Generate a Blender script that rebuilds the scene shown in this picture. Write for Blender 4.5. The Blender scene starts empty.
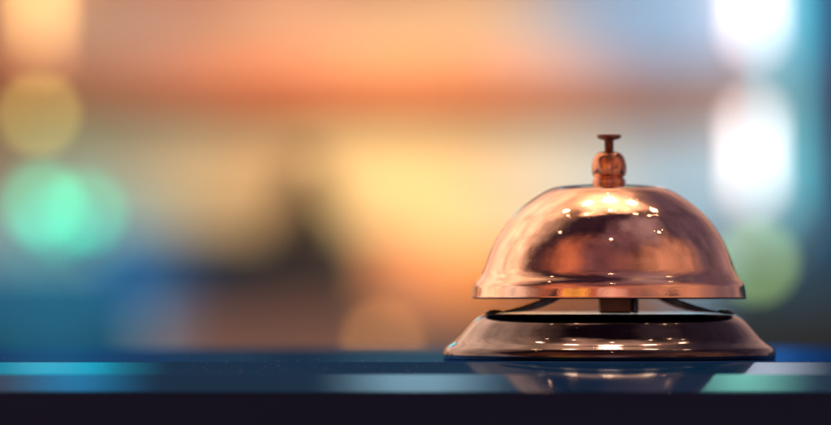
import bpy, bmesh, math, random
from mathutils import Vector
random.seed(7)
R = math.radians
S = bpy.context.scene
COL = S.collection

# ------------------------------------------------------------------ camera, world, light, exposure
F = 180.0 / 36.0 * 831.0            # focal length in photo pixels
DC = 1.071                          # camera to bell axis
CAMX, CAMZ, HZ = -0.0499, 0.0193, 283.5
cam = bpy.data.cameras.new('camera')
cam.lens = 180.0; cam.sensor_width = 36.0
cam.clip_start = 0.05; cam.clip_end = 100.0
cam.dof.use_dof = True
cam.dof.focus_distance = 1.036
cam.dof.aperture_fstop = 7.1
cam.dof.aperture_blades = 0
co = bpy.data.objects.new('camera', cam); COL.objects.link(co)
co.location = (CAMX, -DC, CAMZ)
co.rotation_euler = (R(90) + math.atan((HZ - 212.5) / F), 0, 0)
S.camera = co

w = bpy.data.worlds.new('World'); S.world = w; w.use_nodes = True
wn = w.node_tree.nodes; wl = w.node_tree.links
bg = wn['Background']; bg.inputs[1].default_value = 1.0


def room_light():
    """the dim warm room round the bell: broad soft patches of light by direction"""
    tc = wn.new('ShaderNodeTexCoord')
    nz = wn.new('ShaderNodeTexNoise'); nz.inputs['Scale'].default_value = 4.5; nz.inputs['Detail'].default_value = 6
    wl.new(tc.outputs['Generated'], nz.inputs['Vector'])
    sb = wn.new('ShaderNodeVectorMath'); sb.operation = 'SUBTRACT'; sb.inputs[1].default_value = (.5, .5, .5)
    wl.new(nz.outputs['Color'], sb.inputs[0])
    sc = wn.new('ShaderNodeVectorMath'); sc.operation = 'SCALE'; sc.inputs['Scale'].default_value = 0.42
    wl.new(sb.outputs[0], sc.inputs[0])
    ad = wn.new('ShaderNodeVectorMath'); ad.operation = 'ADD'
    wl.new(tc.outputs['Generated'], ad.inputs[0]); wl.new(sc.outputs[0], ad.inputs[1])
    nr = wn.new('ShaderNodeVectorMath'); nr.operation = 'NORMALIZE'; wl.new(ad.outputs[0], nr.inputs[0])
    last = None
    for az, el, r0, r1, col in PATCHES:         # azimuth from straight behind the bell, clockwise
        d = (math.sin(R(az)) * math.cos(R(el)), math.cos(R(az)) * math.cos(R(el)), math.sin(R(el)))
        dt = wn.new('ShaderNodeVectorMath'); dt.operation = 'DOT_PRODUCT'; dt.inputs[1].default_value = d
        wl.new(nr.outputs[0], dt.inputs[0])
        mr = wn.new('ShaderNodeMapRange'); mr.interpolation_type = 'SMOOTHSTEP'
        mr.inputs['From Min'].default_value = math.cos(R(r1)); mr.inputs['From Max'].default_value = math.cos(R(r0))
        wl.new(dt.outputs['Value'], mr.inputs['Value'])
        mx = wn.new('ShaderNodeMix'); mx.data_type = 'RGBA'
        wl.new(mr.outputs[0], mx.inputs['Factor'])
        if last: wl.new(last, mx.inputs[6])
        else: mx.inputs[6].default_value = (*BASE, 1)
        mx.inputs[7].default_value = (*col, 1)
        last = mx.outputs[2]
    n2 = wn.new('ShaderNodeTexNoise'); n2.inputs['Scale'].default_value = 5.0; n2.inputs['Detail'].default_value = 7
    n2.inputs['Roughness'].default_value = 0.62
    wl.new(tc.outputs['Generated'], n2.inputs['Vector'])
    m2 = wn.new('ShaderNodeMapRange'); m2.inputs['From Min'].default_value = 0.32; m2.inputs['From Max'].default_value = 0.68
    m2.inputs['To Min'].default_value = 0.6; m2.inputs['To Max'].default_value = 1.35
    wl.new(n2.outputs['Fac'], m2.inputs['Value'])
    mu = wn.new('ShaderNodeVectorMath'); mu.operation = 'SCALE'
    wl.new(last, mu.inputs[0]); wl.new(m2.outputs[0], mu.inputs['Scale'])
    wl.new(mu.outputs[0], bg.inputs[0])


BASE = (0.66, 0.36, 0.28)
PATCHES = [                                     # azimuth, elevation, inner and outer radius, colour
    (-55, 35, 20, 60, (1.60, 0.92, 0.62)),      # left, pale peach
    (70, 35, 20, 62, (0.24, 0.145, 0.17)),       # right, mauve
    (0, 78, 8, 40, (1.25, 0.62, 0.34)),        # ceiling over and behind
    (-112, 34, 8, 40, (0.11, 0.045, 0.045)),    # dark front of the room and its corners
    (115, 38, 12, 46, (0.07, 0.042, 0.065)),
    (180, 48, 38, 72, (0.040, 0.017, 0.030)),
    (52, 42, 4, 34, (0.11, 0.065, 0.095)),      # dim corner behind on the right
    (180, 20, 2, 34, (0.50, 0.17, 0.13)),       # rosy glow inside it
    (-148, 24, 0, 44, (0.62, 0.17, 0.085)),
    (-168, 42, 0, 24, (0.16, 0.06, 0.07)),
    (122, 18, 0, 44, (0.66, 0.27, 0.17)),
    (160, 60, 0, 20, (0.18, 0.08, 0.095)),
    (118, 62, 0, 20, (0.34, 0.19, 0.20)),
    (0, 75, 2, 21, (2.9, 1.5, 0.9)),          # glow round the downlights
    (-90, 8, 4, 22, (0.9, 0.5, 0.36)),
    (180, 8, 2, 15, (0.95, 0.45, 0.36)),
    (-150, 8, 2, 14, (0.95, 0.40, 0.08)),
    (-125, 8, 2, 10, (0.02, 0.02, 0.03)),
    (-90, 10, 4, 18, (1.1, 0.75, 0.60)),
    (150, 6, 3, 12, (0.16, 0.10, 0.13)),
    (128, 6, 2, 8, (0.03, 0.03, 0.05)),
    (0, 12, 6, 11, (0.10, 0.12, 0.15)),       # dim blue-grey patches added behind for the counter edge to mirror
    (0, 27, 7, 12, (0.12, 0.12, 0.14)),
    (0, -90, 60, 82, (0.02, 0.02, 0.03)),
]
room_light()

S.view_settings.view_transform = 'Standard'
S.view_settings.look = 'None'
S.view_settings.exposure = 0.0
S.view_settings.gamma = 1.0
S.cycles.use_denoising = True
try: S.cycles.denoiser = 'OPENIMAGEDENOISE'
except Exception: pass
S.cycles.max_bounces = 8
S.cycles.caustics_reflective = False
S.cycles.caustics_refractive = False
S.cycles.sample_clamp_indirect = 6.0


def look(o, target):
    d = Vector(target) - Vector(o.location)
    o.rotation_euler = d.to_track_quat('-Z', 'Y').to_euler()


def area(name, loc, target, sx, sy, power, color, spread=180):
    l = bpy.data.lights.new(name, 'AREA'); l.shape = 'RECTANGLE'
    l.size = sx; l.size_y = sy; l.energy = power; l.color = color; l.spread = R(spread)
    o = bpy.data.objects.new(name, l); COL.objects.link(o); o.location = loc; look(o, target)
    return o


def spot(name, loc, target, power, color, angle, blend=1.0, radius=0.03):
    l = bpy.data.lights.new(name, 'SPOT'); l.energy = power; l.color = color
    l.spot_size = R(angle); l.spot_blend = blend; l.shadow_soft_size = radius
    o = bpy.data.objects.new(name, l); COL.objects.link(o); o.location = loc; look(o, target)
    return o


def bulb(name, loc, power, color, radius):
    l = bpy.data.lights.new(name, 'POINT'); l.energy = power; l.color = color
    l.shadow_soft_size = radius
    o = bpy.data.objects.new(name, l); COL.objects.link(o); o.location = loc
    return o


def W(px, py, dist):
    """a point of the place that stands dist metres in front of the camera"""
    return Vector((CAMX + (px - 415.5) / F * dist, -DC + dist, CAMZ + (HZ - py) / F * dist))


DW = 6.0                            # distance of the back wall
# unseen coloured spotlights added to tint the back wall and shelf
def wash(name, px, py, power, color, angle, dx=0.0, dz=1.3, back=1.6):
    t = W(px, py, DW)
    spot(name, (t.x + dx, t.y - back, t.z + dz), t, power, color, angle)
wash('warm_wash_spot', 465, 195, 165, (1.0, 0.76, 0.32), 17)
wash('warm_wash_spot', 300, 185, 85, (1.0, 0.74, 0.27), 15)
wash('amber_wash_spot', 220, 40, 90, (1.0, 0.45, 0.28), 14)
wash('amber_wash_spot', 385, 40, 72, (1.0, 0.47, 0.29), 15)
wash('blue_wash_spot', 755, 100, 230, (0.055, 0.53, 0.92), 25)
wash('sea_wash_spot', 120, 150, 45, (0.16, 0.66, 0.58), 13, dz=1.0)
wash('shelf_wash_spot', 440, 275, 76, (1.0, 0.56, 0.30), 11, dz=0.35)
wash('left_wall_spot', -640, 130, 170, (1.0, 0.66, 0.40), 34)  # side spots added out of view so the dome rim mirrors lit wall
wash('left_wall_spot', -1700, 130, 170, (1.0, 0.66, 0.40), 40)
wash('right_wall_spot', 1500, 130, 150, (0.75, 0.80, 0.85), 34)
wash('right_wall_spot', 2550, 130, 150, (0.95, 0.72, 0.60), 40)
wash('teal_wash_spot', 70, 330, 130, (0.03, 0.52, 0.80), 17, dz=0.6)

# lamps over the bell that its metal mirrors
DL = [(-0.27, 0.46, 1.5, 8, .056), (0.03, 0.48, 1.5, 18, .080), (0.33, 0.46, 1.5, 8, .056),
      (0.68, 0.46, 1.5, 2.6, .038), (-0.62, 0.46, 1.5, 2.6, .038), (0.66, 0.12, 1.5, .6, .014), (0.78, 0.30, 1.5, .3, .010), (0.95, -0.25, 1.4, .3, .010), (-0.66, 0.2, 1.5, .3, .010),
      (-0.95, -0.2, 1.4, .25, .009), (0.03, 0.10, 1.5, .5, .014), (0.42, 0.06, 1.5, .35, .012), (-0.36, 0.06, 1.5, .35, .012), (0.0, -0.95, 1.45, .5, .014)]
for x, y, z, p, r in DL:
    bulb('downlight_bulb', (x, y, z), p, (1.0, 0.60, 0.34), r)


def reflection_light(name, px, z, size, power, color, y=4.85):  # unseen disc light added to be mirrored in the counter's front edge
    l = bpy.data.lights.new(name, 'AREA'); l.shape = 'DISK'; l.size = size; l.energy = power; l.color = color
    o = bpy.data.objects.new(name, l); COL.objects.link(o); o.location = (W(px, 0, y + DC).x, y, z); look(o, (0, 0, 0))
reflection_light('teal_reflection_light', 30, 0.79, 0.15, 0.22, (0.005, 0.75, 0.85))
reflection_light('teal_reflection_light', 86, 0.79, 0.12, 0.12, (0.005, 0.75, 0.85))
reflection_light('blue_reflection_light', 44, 2.31, 0.15, 0.18, (0.01, 0.50, 0.80))
reflection_light('white_reflection_light', 418, 2.31, 0.20, 0.26, (0.72, 1.0, 0.95))
reflection_light('white_reflection_light', 768, 0.80, 0.10, 0.17, (1.0, 0.85, 0.78))
reflection_light('green_reflection_light', 772, 2.31, 0.12, 0.24, (0.40, 0.95, 0.6))

# ------------------------------------------------------------------ materials
def nmat(name):
    m = bpy.data.materials.new(name); m.use_nodes = True
    nt = m.node_tree
    return m, nt, nt.nodes['Principled BSDF'], nt.nodes.new, nt.links.new


def noise_node(nt, scale, detail=4, coord='Object', stretch=None):
    tc = nt.nodes.new('ShaderNodeTexCoord')
    n = nt.nodes.new('ShaderNodeTexNoise'); n.inputs['Scale'].default_value = scale
    n.inputs['Detail'].default_value = detail
    if stretch:
        mp = nt.nodes.new('ShaderNodeMapping'); mp.inputs['Scale'].default_value = stretch
        nt.links.new(tc.outputs[coord], mp.inputs['Vector']); nt.links.new(mp.outputs[0], n.inputs['Vector'])
    else:
        nt.links.new(tc.outputs[coord], n.inputs['Vector'])
    return n


def ramp(nt, src, p0, c0, p1, c1):
    r = nt.nodes.new('ShaderNodeValToRGB')
    r.color_ramp.elements[0].position = p0; r.color_ramp.elements[1].position = p1
    r.color_ramp.elements[0].color = c0 if len(c0) == 4 else (*c0, 1)
    r.color_ramp.elements[1].color = c1 if len(c1) == 4 else (*c1, 1)
    nt.links.new(src, r.inputs[0])
    return r


def metal(name, color, color2, rough, rough2, bump=0.00018, speck=True):
    m, nt, p, N, L = nmat(name)
    p.inputs['Metallic'].default_value = 1.0
    n1 = noise_node(nt, 60, 5)
    c = ramp(nt, n1.outputs['Fac'], 0.35, color, 0.75, color2); L(c.outputs[0], p.inputs['Base Color'])
    n2 = noise_node(nt, 140, 6)
    r = ramp(nt, n2.outputs['Fac'], 0.40, (rough,) * 3, 0.80, (rough2,) * 3)
    L(r.outputs[0], p.inputs['Roughness'])
    n4 = noise_node(nt, 34, 8)                  # smudges and finger marks
    r4 = ramp(nt, n4.outputs['Fac'], 0.50, (0, 0, 0), 0.66, (0.18, 0.18, 0.18))
    ad = N('ShaderNodeMath'); ad.operation = 'ADD'
    L(r.outputs[0], ad.inputs[0]); L(r4.outputs[0], ad.inputs[1]); L(ad.outputs[0], p.inputs['Roughness'])
    n3 = noise_node(nt, 110, 7)
    b = N('ShaderNodeBump'); b.inputs['Strength'].default_value = 0.35
    b.inputs['Distance'].default_value = bump
    L(n3.outputs['Fac'], b.inputs['Height'])
    last = b
    if speck:                                   # pits and specks of tarnish
        v = N('ShaderNodeTexVoronoi'); v.inputs['Scale'].default_value = 700
        tc = N('ShaderNodeTexCoord'); L(tc.outputs['Object'], v.inputs['Vector'])
        rr = ramp(nt, v.outputs['Distance'], 0.05, (0, 0, 0), 0.22, (1, 1, 1))
        b2 = N('ShaderNodeBump'); b2.inputs['Strength'].default_value = 0.25
        b2.inputs['Distance'].default_value = 0.00004
        L(rr.outputs[0], b2.inputs['Height']); L(b.outputs[0], b2.inputs['Normal']); last = b2
    L(last.outputs[0], p.inputs['Normal'])
    return m


def matte(name, color, color2, scale=6, rough=0.7, spec=0.3, stretch=None):
    m, nt, p, N, L = nmat(name)
    n = noise_node(nt, scale, 5, stretch=stretch)
    c = ramp(nt, n.outputs['Fac'], 0.3, color, 0.7, color2); L(c.outputs[0], p.inputs['Base Color'])
    p.inputs['Roughness'].default_value = rough
    p.inputs['Specular IOR Level'].default_value = spec
    b = N('ShaderNodeBump'); b.inputs['Strength'].default_value = 0.15; b.inputs['Distance'].default_value = 0.002
    L(n.outputs['Fac'], b.inputs['Height']); L(b.outputs[0], p.inputs['Normal'])
    return m


def glow(name, color, strength):
    m, nt, p, N, L = nmat(name)
    p.inputs['Base Color'].default_value = (*[min(1, c) * .8 for c in color], 1)
    p.inputs['Emission Color'].default_value = (*color, 1)
    p.inputs['Emission Strength'].default_value = strength
    return m


M_dome = metal('rose copper plate', (0.95, 0.73, 0.59), (0.91, 0.65, 0.51), 0.03, 0.13)
M_base = metal('tarnished plate', (0.060, 0.042, 0.052), (0.020, 0.015, 0.026), 0.04, 0.14)
pb_ = M_base.node_tree.nodes['Principled BSDF']           # clear lacquer over the dark plate
pb_.inputs['Coat Weight'].default_value = 1.0; pb_.inputs['Coat Roughness'].default_value = 0.04
pb_.inputs['Coat IOR'].default_value = 1.6
M_nut = metal('old copper', (0.80, 0.45, 0.30), (0.40, 0.19, 0.12), 0.12, 0.35, 0.0012)
M_pin = metal('brown steel', (0.36, 0.20, 0.14), (0.20, 0.10, 0.07), 0.28, 0.5, speck=False)
M_blade = metal('blued spring steel', (0.06, 0.08, 0.11), (0.03, 0.04, 0.05), 0.22, 0.4, speck=False)
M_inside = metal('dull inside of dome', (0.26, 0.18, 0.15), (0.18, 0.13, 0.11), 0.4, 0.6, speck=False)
M_post = metal('dull brass', (0.16, 0.11, 0.08), (0.10, 0.07, 0.055), 0.35, 0.5, speck=False)


def counter_mat():
    m, nt, p, N, L = nmat('polished blue lacquer')
    nt.nodes.remove(p)
    out = nt.nodes['Material Output']
    g = N('ShaderNodeBsdfGlossy'); d = N('ShaderNodeBsdfDiffuse'); mx = N('ShaderNodeMixShader')
    g.inputs['Color'].default_value = (0.03, 0.15, 0.52, 1)
    d.inputs['Color'].default_value = (0.02, 0.10, 0.36, 1)
    n = noise_node(nt, 35, 6, stretch=(0.25, 1.6, 1))
    r = ramp(nt, n.outputs['Fac'], 0.35, (0.08,) * 3, 0.75, (0.12,) * 3)
    L(r.outputs[0], g.inputs['Roughness'])
    mx.inputs[0].default_value = 0.75
    L(d.outputs[0], mx.inputs[1]); L(g.outputs[0], mx.inputs[2]); L(mx.outputs[0], out.inputs[0])
    return m
M_top = counter_mat()


def edge_mat():
    m, nt, p, N, L = nmat('polished dark edge')
    nt.nodes.remove(p)
    out = nt.nodes['Material Output']
    g = N('ShaderNodeBsdfGlossy'); d = N('ShaderNodeBsdfDiffuse'); mx = N('ShaderNodeAddShader')
    n = noise_node(nt, 30, 6, stretch=(0.2, 1.5, 1.5))
    c = ramp(nt, n.outputs['Fac'], 0.3, (0.085, 0.11, 0.14), 0.7, (0.11, 0.14, 0.18)); L(c.outputs[0], g.inputs['Color'])
    r = ramp(nt, n.outputs['Fac'], 0.35, (0.05,) * 3, 0.75, (0.08,) * 3); L(r.outputs[0], g.inputs['Roughness'])
    d.inputs['Color'].default_value = (0.002, 0.030, 0.115, 1)
    L(d.outputs[0], mx.inputs[0]); L(g.outputs[0], mx.inputs[1]); L(mx.outputs[0], out.inputs[0])
    return m
M_edge = edge_mat()
M_front = matte('dark front board', (0.018, 0.034, 0.105), (0.024, 0.044, 0.13), 12, 0.8, 0.1, (0.3, 1, 3))
M_wall = matte('cream plaster', (0.70, 0.66, 0.55), (0.76, 0.71, 0.60), 4, 0.85)
M_head = matte('pale rose plaster', (0.64, 0.56, 0.53), (0.68, 0.60, 0.57), 5, 0.85)
M_trim = matte('terracotta trim', (0.82, 0.34, 0.22), (0.76, 0.30, 0.20), 9, 0.6)
M_shelf = matte('grey brown board', (0.48, 0.50, 0.52), (0.42, 0.44, 0.46), 8, 0.6, stretch=(0.3, 2, 3))
M_bluebox = matte('blue painted tin', (0.012, 0.12, 0.26), (0.010, 0.10, 0.22), 10, 0.5)
M_teal = matte('teal painted tin', (0.004, 0.11, 0.15), (0.003, 0.09, 0.13), 10, 0.5)
M_greytin = matte('grey teal board', (0.05, 0.13, 0.16), (0.04, 0.105, 0.13), 10, 0.6)
M_pillar = matte('deep blue paint', (0.012, 0.07, 0.13), (0.010, 0.06, 0.11), 6, 0.6)
M_slate = matte('slate case', (0.09, 0.13, 0.19), (0.075, 0.11, 0.165), 10, 0.6)
M_bottle = matte('brown glass bottle', (0.065, 0.050, 0.060), (0.05, 0.04, 0.048), 10, 0.3)
M_orange = matte('orange carton', (0.80, 0.40, 0.16), (0.74, 0.35, 0.13), 10, 0.6)
M_peachbox = matte('peach carton', (0.72, 0.42, 0.28), (0.66, 0.37, 0.24), 10, 0.6)
M_black = matte('dark lamp fitting', (0.03, 0.03, 0.035), (0.04, 0.04, 0.045), 20, 0.5)


# ------------------------------------------------------------------ mesh helpers
def obj(name, bm, mat, parent=None, smooth=False, bevel=0):
    bmesh.ops.recalc_face_normals(bm, faces=bm.faces)
    me = bpy.data.meshes.new(name); bm.to_mesh(me); bm.free()
    if smooth:
        for f in me.polygons: f.use_smooth = True
    o = bpy.data.objects.new(name, me); COL.objects.link(o)
    me.materials.append(mat)
    if parent: o.parent = parent
    if bevel:
        b = o.modifiers.new('bevel', 'BEVEL'); b.width = bevel; b.segments = 3; b.limit_method = 'ANGLE'
    return o


def empty(name, loc=(0, 0, 0)):
    o = bpy.data.objects.new(name, None); COL.objects.link(o); o.location = loc; o.empty_display_size = 0.02
    return o


def tag(o, label, cat, group=None):
    o['label'] = label; o['category'] = cat
    if group: o['group'] = group
    return o


def box(bm, x0, x1, y0, y1, z0, z1):
    v = [bm.verts.new((x, y, z)) for x in (x0, x1) for y in (y0, y1) for z in (z0, z1)]
    for f in ((0, 1, 3, 2), (4, 6, 7, 5), (0, 4, 5, 1), (2, 3, 7, 6), (0, 2, 6, 4), (1, 5, 7, 3)):
        bm.faces.new([v[i] for i in f])
    return bm


def smoothline(pts, n=6):
    """Catmull-Rom through the points"""
    out = []
    P = [Vector(p) for p in pts]
    for i in range(len(P) - 1):
        a = P[i - 1] if i else P[i] * 2 - P[i + 1]
        b, c = P[i], P[i + 1]
        d = P[i + 2] if i + 2 < len(P) else P[i + 1] * 2 - P[i]
        for k in range(n):
            t = k / n
            out.append(0.5 * ((2 * b) + (c - a) * t + (2 * a - 5 * b + 4 * c - d) * t * t + (3 * b - a - 3 * c + d) * t ** 3))
    out.append(P[-1])
    return [tuple(p) for p in out]


def lathe(pts, seg=128, loc=(0, 0, 0), close=False):
    bm = bmesh.new(); rings = []
    for r, z in pts:
        if r < 1e-6:
            rings.append([bm.verts.new((loc[0], loc[1], loc[2] + z))])
        else:
            rings.append([bm.verts.new((loc[0] + r * math.cos(2 * math.pi * k / seg),
                                        loc[1] + r * math.sin(2 * math.pi * k / seg), loc[2] + z)) for k in range(seg)])
    pairs = list(zip(rings, rings[1:]))
    if close: pairs.append((rings[-1], rings[0]))
    for a, b in pairs:
        for k in range(seg):
            q = (k + 1) % seg
            if len(a) == 1 and len(b) == 1: continue
            if len(a) == 1: bm.faces.new((a[0], b[k], b[q]))
            elif len(b) == 1: bm.faces.new((a[k], a[q], b[0]))
            else: bm.faces.new((a[k], a[q], b[q], b[k]))
    return bm


def sweep(bm, rows):
    """skin a list of equal-length rings"""
    rs = [[bm.verts.new(p) for p in row] for row in rows]
    n = len(rs[0])
    for a, b in zip(rs, rs[1:]):
        for k in range(n):
            bm.faces.new((a[k], a[(k + 1) % n], b[(k + 1) % n], b[k]))
    bm.faces.new(rs[0]); bm.faces.new(rs[-1][::-1])
    return bm


PX = 1 / 3880.0                      # metres per photo pixel at the bell
def bz(y): return (358.6 - y) * PX   # height of photo row y on the bell


# ------------------------------------------------------------------ the counter
counter = empty('counter'); counter['kind'] = 'structure'; counter['label'] = 'glossy dark blue counter with rounded polished front edge'
HINGE = -0.0475
prof = [(0.176, -0.004), (0.1745, -0.0012), (0.172, 0.0), (HINGE, 0.0)]
bm = bmesh.new()
rows = []
for x in (-1.6, 1.6):
    rows.append([(x, y, z) for y, z in prof] + [(x, HINGE, -0.016), (x, 0.176, -0.016)])
sweep(bm, rows)
obj('countertop', bm, M_top, counter)
# rounded front edge
ep = [(HINGE - 0.0003, -0.0004)]
y, z = HINGE - 0.0008, -0.0001
ep.append((y, z))
for ang, ln, n in ((4, 0.0330, 2), (12, 0.0180, 2)):
    for k in range(n):
        y -= ln / n * math.cos(R(ang)); z -= ln / n * math.sin(R(ang)); ep.append((y, z))
yend, zend = y, z
ring = ep + [(yend + 0.0003, zend - 0.0001), (HINGE - 0.0003, zend - 0.0001)]
bm = bmesh.new()
sweep(bm, [[(x, a, b) for a, b in ring] for x in (-1.6, 1.6)])
obj('edge_strip', bm, M_edge, counter, smooth=False)
bm = box(bmesh.new(), -1.6, 1.6, yend + 0.0002, 0.170, -0.60, zend - 0.0002)
obj('front_panel', bm, M_front, counter)

# ------------------------------------------------------------------ the bell
bell = empty('desk_bell', (0, 0, 0))
tag(bell, 'copper coloured desk bell with domed top standing on the dark glossy counter', 'desk bell')
# base: a dished foot with a narrow upright rim
bp = [(117, 313.8), (122, 314.2), (127, 315.4), (132, 318.2), (136.6, 322), (141, 326.8), (145.4, 332), (150.2, 337.4), (155.4, 342.2),
      (160, 345.4), (163.4, 347.9), (165.4, 351.2), (166, 354.6), (165.4, 357.4), (164.2, 358.6)]
bpl = smoothline([(r * PX, bz(y)) for r, y in bp], 6)
pts = [(0.0, bz(314.6)), (0.020, bz(314.4)), (110 * PX, bz(314.0))] + bpl + [(163.5 * PX, 0.0), (150 * PX, 0.0), (0, 0.0)]
base = obj('base', lathe(pts, 160), M_base, bell, smooth=True)

# dome: one thin shell, outer and inner skin
dp = [(15, 184.6), (30, 184.9), (51, 187), (63, 191.0), (78, 200.4), (89, 209), (98.3, 218), (105.6, 227.5), (111.9, 237), (117.1, 247), (121.2, 257),
      (124.2, 265.5), (126.7, 272), (129.6, 277.2), (133, 281.4), (135.0, 284.8), (135.8, 287.5), (136.4, 292), (137.1, 298.2)]
outer = smoothline([(r * PX, bz(y)) for r, y in dp], 6)
t = 0.0009
inner = [(max(0.001, r - t), zz - (t if r < 0.030 else t * 0.4)) for r, zz in outer][::-1]
inner[0] = (outer[-1][0] - t, outer[-1][1])
outer[-1:] = [(outer[-1][0], outer[-1][1] + 0.0002), (outer[-1][0] - 0.0002, outer[-1][1])]
dome = obj('dome', lathe([(0.0, bz(184.6))] + outer + inner + [(0.0, inner[-1][1])], 160), M_dome, bell, smooth=True)
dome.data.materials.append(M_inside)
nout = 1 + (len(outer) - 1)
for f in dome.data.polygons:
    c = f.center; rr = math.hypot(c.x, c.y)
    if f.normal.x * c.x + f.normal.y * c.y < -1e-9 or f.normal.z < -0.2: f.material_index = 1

# cap nut
npf = [(0, 184.5), (15.4, 184.4), (16.4, 183.0), (16.6, 181.2), (16.0, 179.4), (15.0, 178.6), (14.4, 177.8), (15.2, 176.6), (16.6, 174.5),
       (17.2, 171), (17.2, 166.5), (16.4, 161.5), (14.6, 157), (11.8, 153.8), (8.5, 152.3), (5.4, 151.9), (0, 151.9)]
nut = obj('cap_nut', lathe(smoothline([(max(0, r) * PX, bz(y)) for r, y in npf], 4), 64), M_nut, bell, smooth=True)

# plunger button
btn = obj('plunger', lathe([(0, bz(160)), (4.6 * PX, bz(160)), (4.6 * PX, bz(141.5)), (5.6 * PX, bz(140.1)), (0, bz(140.1))], 40), M_pin, bell, smooth=False)
cp = [(0, 140.2), (7.6, 140.2), (9.4, 139.6), (11.9, 138.0), (12.2, 136.8), (11.8, 135.4), (8, 135.2), (5, 135.6), (0, 135.7)]
obj('button_cap', lathe([(r * PX, bz(y)) for r, y in cp], 48), M_pin, btn, smooth=False)
for p in btn.data.polygons: p.use_smooth = abs(p.normal.z) < 0.5

# striker housing under the dome
bm = box(bmesh.new(), -10 * PX, 22 * PX, -18 * PX, 18 * PX, bz(314), bz(262))
hs = obj('striker_housing', bm, M_post, bell, bevel=0.0006)
bm = box(bmesh.new(), 22.4 * PX, 29 * PX, -9 * PX, 9 * PX, bz(314), bz(268))
obj('striker_lever', bm, M_blade, hs, bevel=0.0005)

# two sprung arms that rise from the base to carry the dome
def arm(sgn, pts, width):
    bm = bmesh.new(); rows = []
    for (x, yy, th, wd) in pts:
        X = sgn * (609 - x) * PX; Z = bz(yy)
        hw = wd * 0.5; ht = th * PX * 0.5
        rows.append([(-X, -hw, Z - ht), (-X, hw, Z - ht), (-X, hw, Z + ht), (-X, -hw, Z + ht)])
    return sweep(bm, rows)
raw = [(484, 313.3, 1.6, .007), (496, 312.8, 1.8, .009), (508, 311.4, 3.4, .010), (521, 309.0, 5.6, .011), (535, 305.3, 7.5, .012), (548, 300.6, 8.0, .012), (562, 294, 7, .012), (578, 285, 4.0, .012), (594, 276, 4.0, .012)]
sm = smoothline(raw, 5)
obj('spring_arm', arm(1, sm, 0), M_blade, bell, smooth=False, bevel=0.0002)
obj('spring_arm', arm(-1, sm, 0), M_blade, bell, smooth=False, bevel=0.0002)
for s in (-1, 1):
    rv = lathe([(0, bz(313.9)), (0.0022, bz(313.9)), (0.0021, bz(312.2)), (0.0012, bz(310.9)), (0, bz(310.6))], 24, (s * 0.0295, -0.0005, 0.0003))
    obj('rivet', rv, M_base, bell, smooth=True)

# ------------------------------------------------------------------ background: back wall, bulkhead, shelf
yw = -DC + DW
bm = box(bmesh.new(), -4.0, 4.0, yw, yw + 0.12, -1.2, 0.66)
o = obj('back_wall', bm, M_wall); o['kind'] = 'structure'
hb = empty('bulkhead', (0, yw, 0)); hb['kind'] = 'structure'
zs0 = W(0, 304, 5.75).z
zt = W(0, 62, DW - .06).z; zb = W(0, 96, DW - .06).z
bm = box(bmesh.new(), -4.0, 4.0, -0.05, -0.0005, zt + .001, 0.66); obj('upper_panel', bm, M_head, hb)
bm = box(bmesh.new(), -4.0, 4.0, -0.065, -0.0005, zb, zt - .001); obj('trim_strip', bm, M_trim, hb)
bm = box(bmesh.new(), W(806, 0, DW - .05).x, 4.0, yw - 0.085, yw - 0.0665, zs0, 0.66)
o = obj('side_pillar', bm, M_pillar); o['kind'] = 'structure'
DS = 5.75
zs = W(0, 303, DS).z
sh = empty('back_shelf', (0, -DC + DS, 0)); sh['kind'] = 'structure'
obj('board', box(bmesh.new(), -4.0, 4.0, 0.0, yw - 0.001 + DC - DS, zs - 0.9, zs), M_shelf, sh)
for p0, p1, mt in ((-240, 138, M_teal), (704, 1000, M_greytin)):
    obj('door_panel', box(bmesh.new(), W(p0, 0, DS).x, W(p1, 0, DS).x, -0.016, -0.0008, zs - 0.6, zs - 0.004), mt, sh, bevel=0.003)

def shelf_box(name, px0, px1, py, dist, depth, mat, label, cat, lid=None):
    a = W(px0, py, dist); b = W(px1, py, dist)
    h = empty(name, ((a.x + b.x) / 2, a.y + depth / 2, zs + .0005)); hw = (b.x - a.x) / 2
    hgt = a.z - zs
    tag(h, label, cat)
    obj('body', box(bmesh.new(), -hw, hw, -depth / 2, depth / 2, 0, hgt * (.86 if lid else 1)), mat, h, bevel=0.004)
    if lid: obj('lid', box(bmesh.new(), -hw - .004, hw + .004, -depth / 2 - .004, depth / 2 + .004, hgt * .86 + .001, hgt), lid, h, bevel=0.004)
    return h
shelf_box('storage_tin', 101, 262, 238, 5.78, 0.10, M_bluebox, 'blurred deep blue tin on the back shelf, left of the dark bottle', 'tin', M_bluebox)
shelf_box('instrument_case', 264, 366, 234, 5.80, 0.10, M_slate, 'blurred slate dark case on the back shelf below the bottle', 'case', M_slate)
shelf_box('carton', 370, 440, 232, 5.80, 0.10, M_peachbox, 'blurred peach carton on the back shelf beside the slate case', 'carton')
shelf_box('carton', 442, 668, 250, 5.82, 0.10, M_orange, 'blurred orange carton partly hidden behind the left of the bell', 'carton')
shelf_box('storage_tin', -60, 98, 262, 5.78, 0.10, M_teal, 'blurred teal tin at the far left of the back shelf below the green lamps', 'tin', M_teal)
shelf_box('cabinet', 722, 900, 244, 5.82, 0.09, M_greytin, 'blurred grey teal cabinet on the back shelf right of the bell', 'cabinet', M_greytin)
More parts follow.
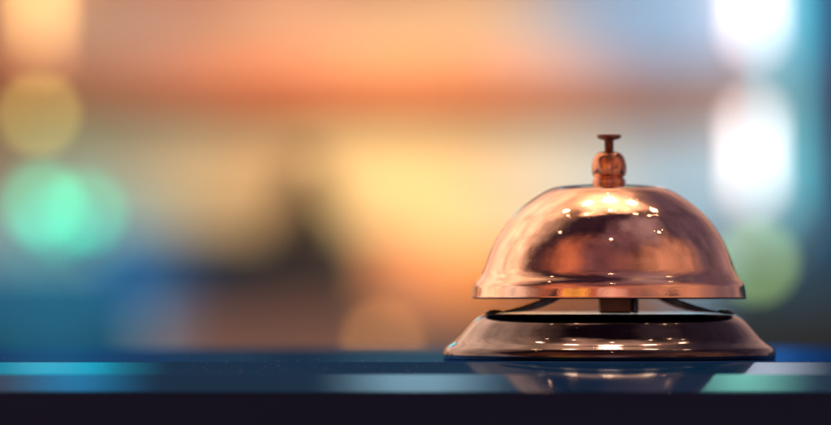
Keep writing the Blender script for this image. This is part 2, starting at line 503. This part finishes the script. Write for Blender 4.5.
# bottle on the case
pb = W(305, 233.5, 5.84)
br = [(0, 233.6), (30, 233.6), (36, 231), (35, 218), (30, 208), (24, 200), (21, 192), (20, 166), (15, 175), (15, 170), (0, 169.5)]
bt = empty('bottle', (pb.x, pb.y, W(0, 233.6, 5.80).z + .001)); tag(bt, 'blurred dark brown bottle with narrow neck standing on the slate case', 'bottle')
k5 = 5.84 / F
obj('glass_body', lathe(smoothline([(r * k5, (233.6 - y) * k5) for r, y in br[:8]], 3) + [(0, (233.6 - 168) * k5)], 40), M_bottle, bt, smooth=True)
obj('stopper', lathe([(0, 65.9 * k5), (15 * k5, 65.9 * k5), (17 * k5, 67 * k5), (17 * k5, 75 * k5), (0, 75.6 * k5)], 32), M_black, bt, smooth=False)

# ------------------------------------------------------------------ lamps on the back wall (out of focus in the photo)
def tube_lamp(px, py0, py1, rad, color, strength, label, group, dist=DW - 0.09):
    a = W(px, py0, dist); b = W(px, py1, dist)     # a top, b bottom
    h = empty('tube_lamp', (b.x, b.y, b.z)); tag(h, label, 'lamp', group)
    L = a.z - b.z; r = rad * dist / F
    obj('tube', lathe([(0, 0), (r * .8, 0.001), (r, r * .4), (r, L - r * .4), (r * .8, L - .001), (0, L)], 24), glow('lit tube', color, strength), h, smooth=True)
    for z0, z1 in ((-0.012, -0.0005), (L + .0005, L + .012)):
        obj('end_cap', lathe([(0, z0), (r * .9, z0), (r * .9, z1), (0, z1)], 24), M_black, h)
    return h


def globe_lamp(px, py, rad, color, strength, label, group, dist=DW - 0.10):
    c = W(px, py, dist); r = rad * dist / F
    h = empty('globe_lamp', (c.x, c.y, c.z)); tag(h, label, 'lamp', group)
    n = 16
    obj('globe', lathe([(r * math.sin(math.pi * k / n), -r * math.cos(math.pi * k / n)) for k in range(n + 1)], 28), glow('lit globe', color, strength), h, smooth=True)
    bm = bmesh.new()
    box(bm, -r * .3, r * .3, r * .9, yw - c.y - .006, -r * .3, r * .3)
    obj('bracket', bm, M_black, h)
    obj('wall_plate', box(bmesh.new(), -r * .7, r * .7, yw - c.y - .0055, yw - c.y - .0005, -r * .7, r * .7), M_black, h)
    return h

G1 = 'lamps on the right of the back wall'
tube_lamp(754, -240, 42, 8, (1.0, 0.80, 0.78), 4.3, 'white vertical tube lamp at upper right, cut by the top of the picture', G1)
tube_lamp(753, 111, 194, 8, (1.0, 0.80, 0.77), 4.3, 'white vertical tube lamp to the right above the bell', G1)
tube_lamp(783, -240, 215, 7, (0.05, 0.55, 0.60), 1.6, 'teal vertical tube lamp at the far right edge', G1, DW - 0.06)
globe_lamp(757, 262, 12, (0.46, 0.70, 0.22), 3.8, 'dim green globe lamp low on the right behind the bell', G1, 5.76)
G2 = 'lamps on the left of the back wall'
tube_lamp(40, -240, 34, 9, (1.0, 0.56, 0.22), 3.6, 'peach vertical tube lamp at upper left, cut by the top of the picture', G2)
globe_lamp(40, 50, 9, (1.0, 0.45, 0.20), 3.0, 'peach globe lamp below the left tube lamp', G2)
globe_lamp(39, 114, 9, (0.66, 0.54, 0.12), 6.0, 'olive yellow globe lamp above the green pair at left', G2)
globe_lamp(42, 204, 11, (0.06, 0.82, 0.40), 4.4, 'bright green globe lamp at far left', G2)
globe_lamp(86, 212, 11, (0.02, 0.74, 0.36), 3.8, 'green globe lamp right of the brightest green one', G2)
globe_lamp(58, 222, 10, (0.02, 0.66, 0.42), 3.0, 'teal green globe lamp lowest of the left cluster', G2)
globe_lamp(383, 340, 9, (1.0, 0.42, 0.12), 3.4, 'orange globe lamp low in front of the back shelf left of the bell', 'lamps before the back shelf', DS - 0.06)

# ------------------------------------------------------------------ dust on the counter
bm = bmesh.new()
for k in range(170):
    x = random.gauss(-0.085, 0.022) if k % 5 else random.uniform(-0.17, 0.16); y = random.uniform(-0.078, -0.049) if k % 6 else random.uniform(-0.045, 0.04)
    if math.hypot(x, y) < 0.0445: continue
    z0 = min(0.0, (y - HINGE) * math.tan(R(4)))
    r = random.uniform(0.00002, 0.00008) * (1.6 if random.random() < .1 else 1)
    m = bmesh.ops.create_icosphere(bm, subdivisions=1, radius=r)
    for v in m['verts']:
        v.co.x *= random.uniform(.8, 1.8); v.co += Vector((x, y, z0 + r * .8))
o = obj('dust', bm, matte('pale dust', (0.4, 0.4, 0.42), (0.5, 0.5, 0.5), 50)); o['kind'] = 'stuff'
o['label'] = 'fine pale dust specks on the counter'
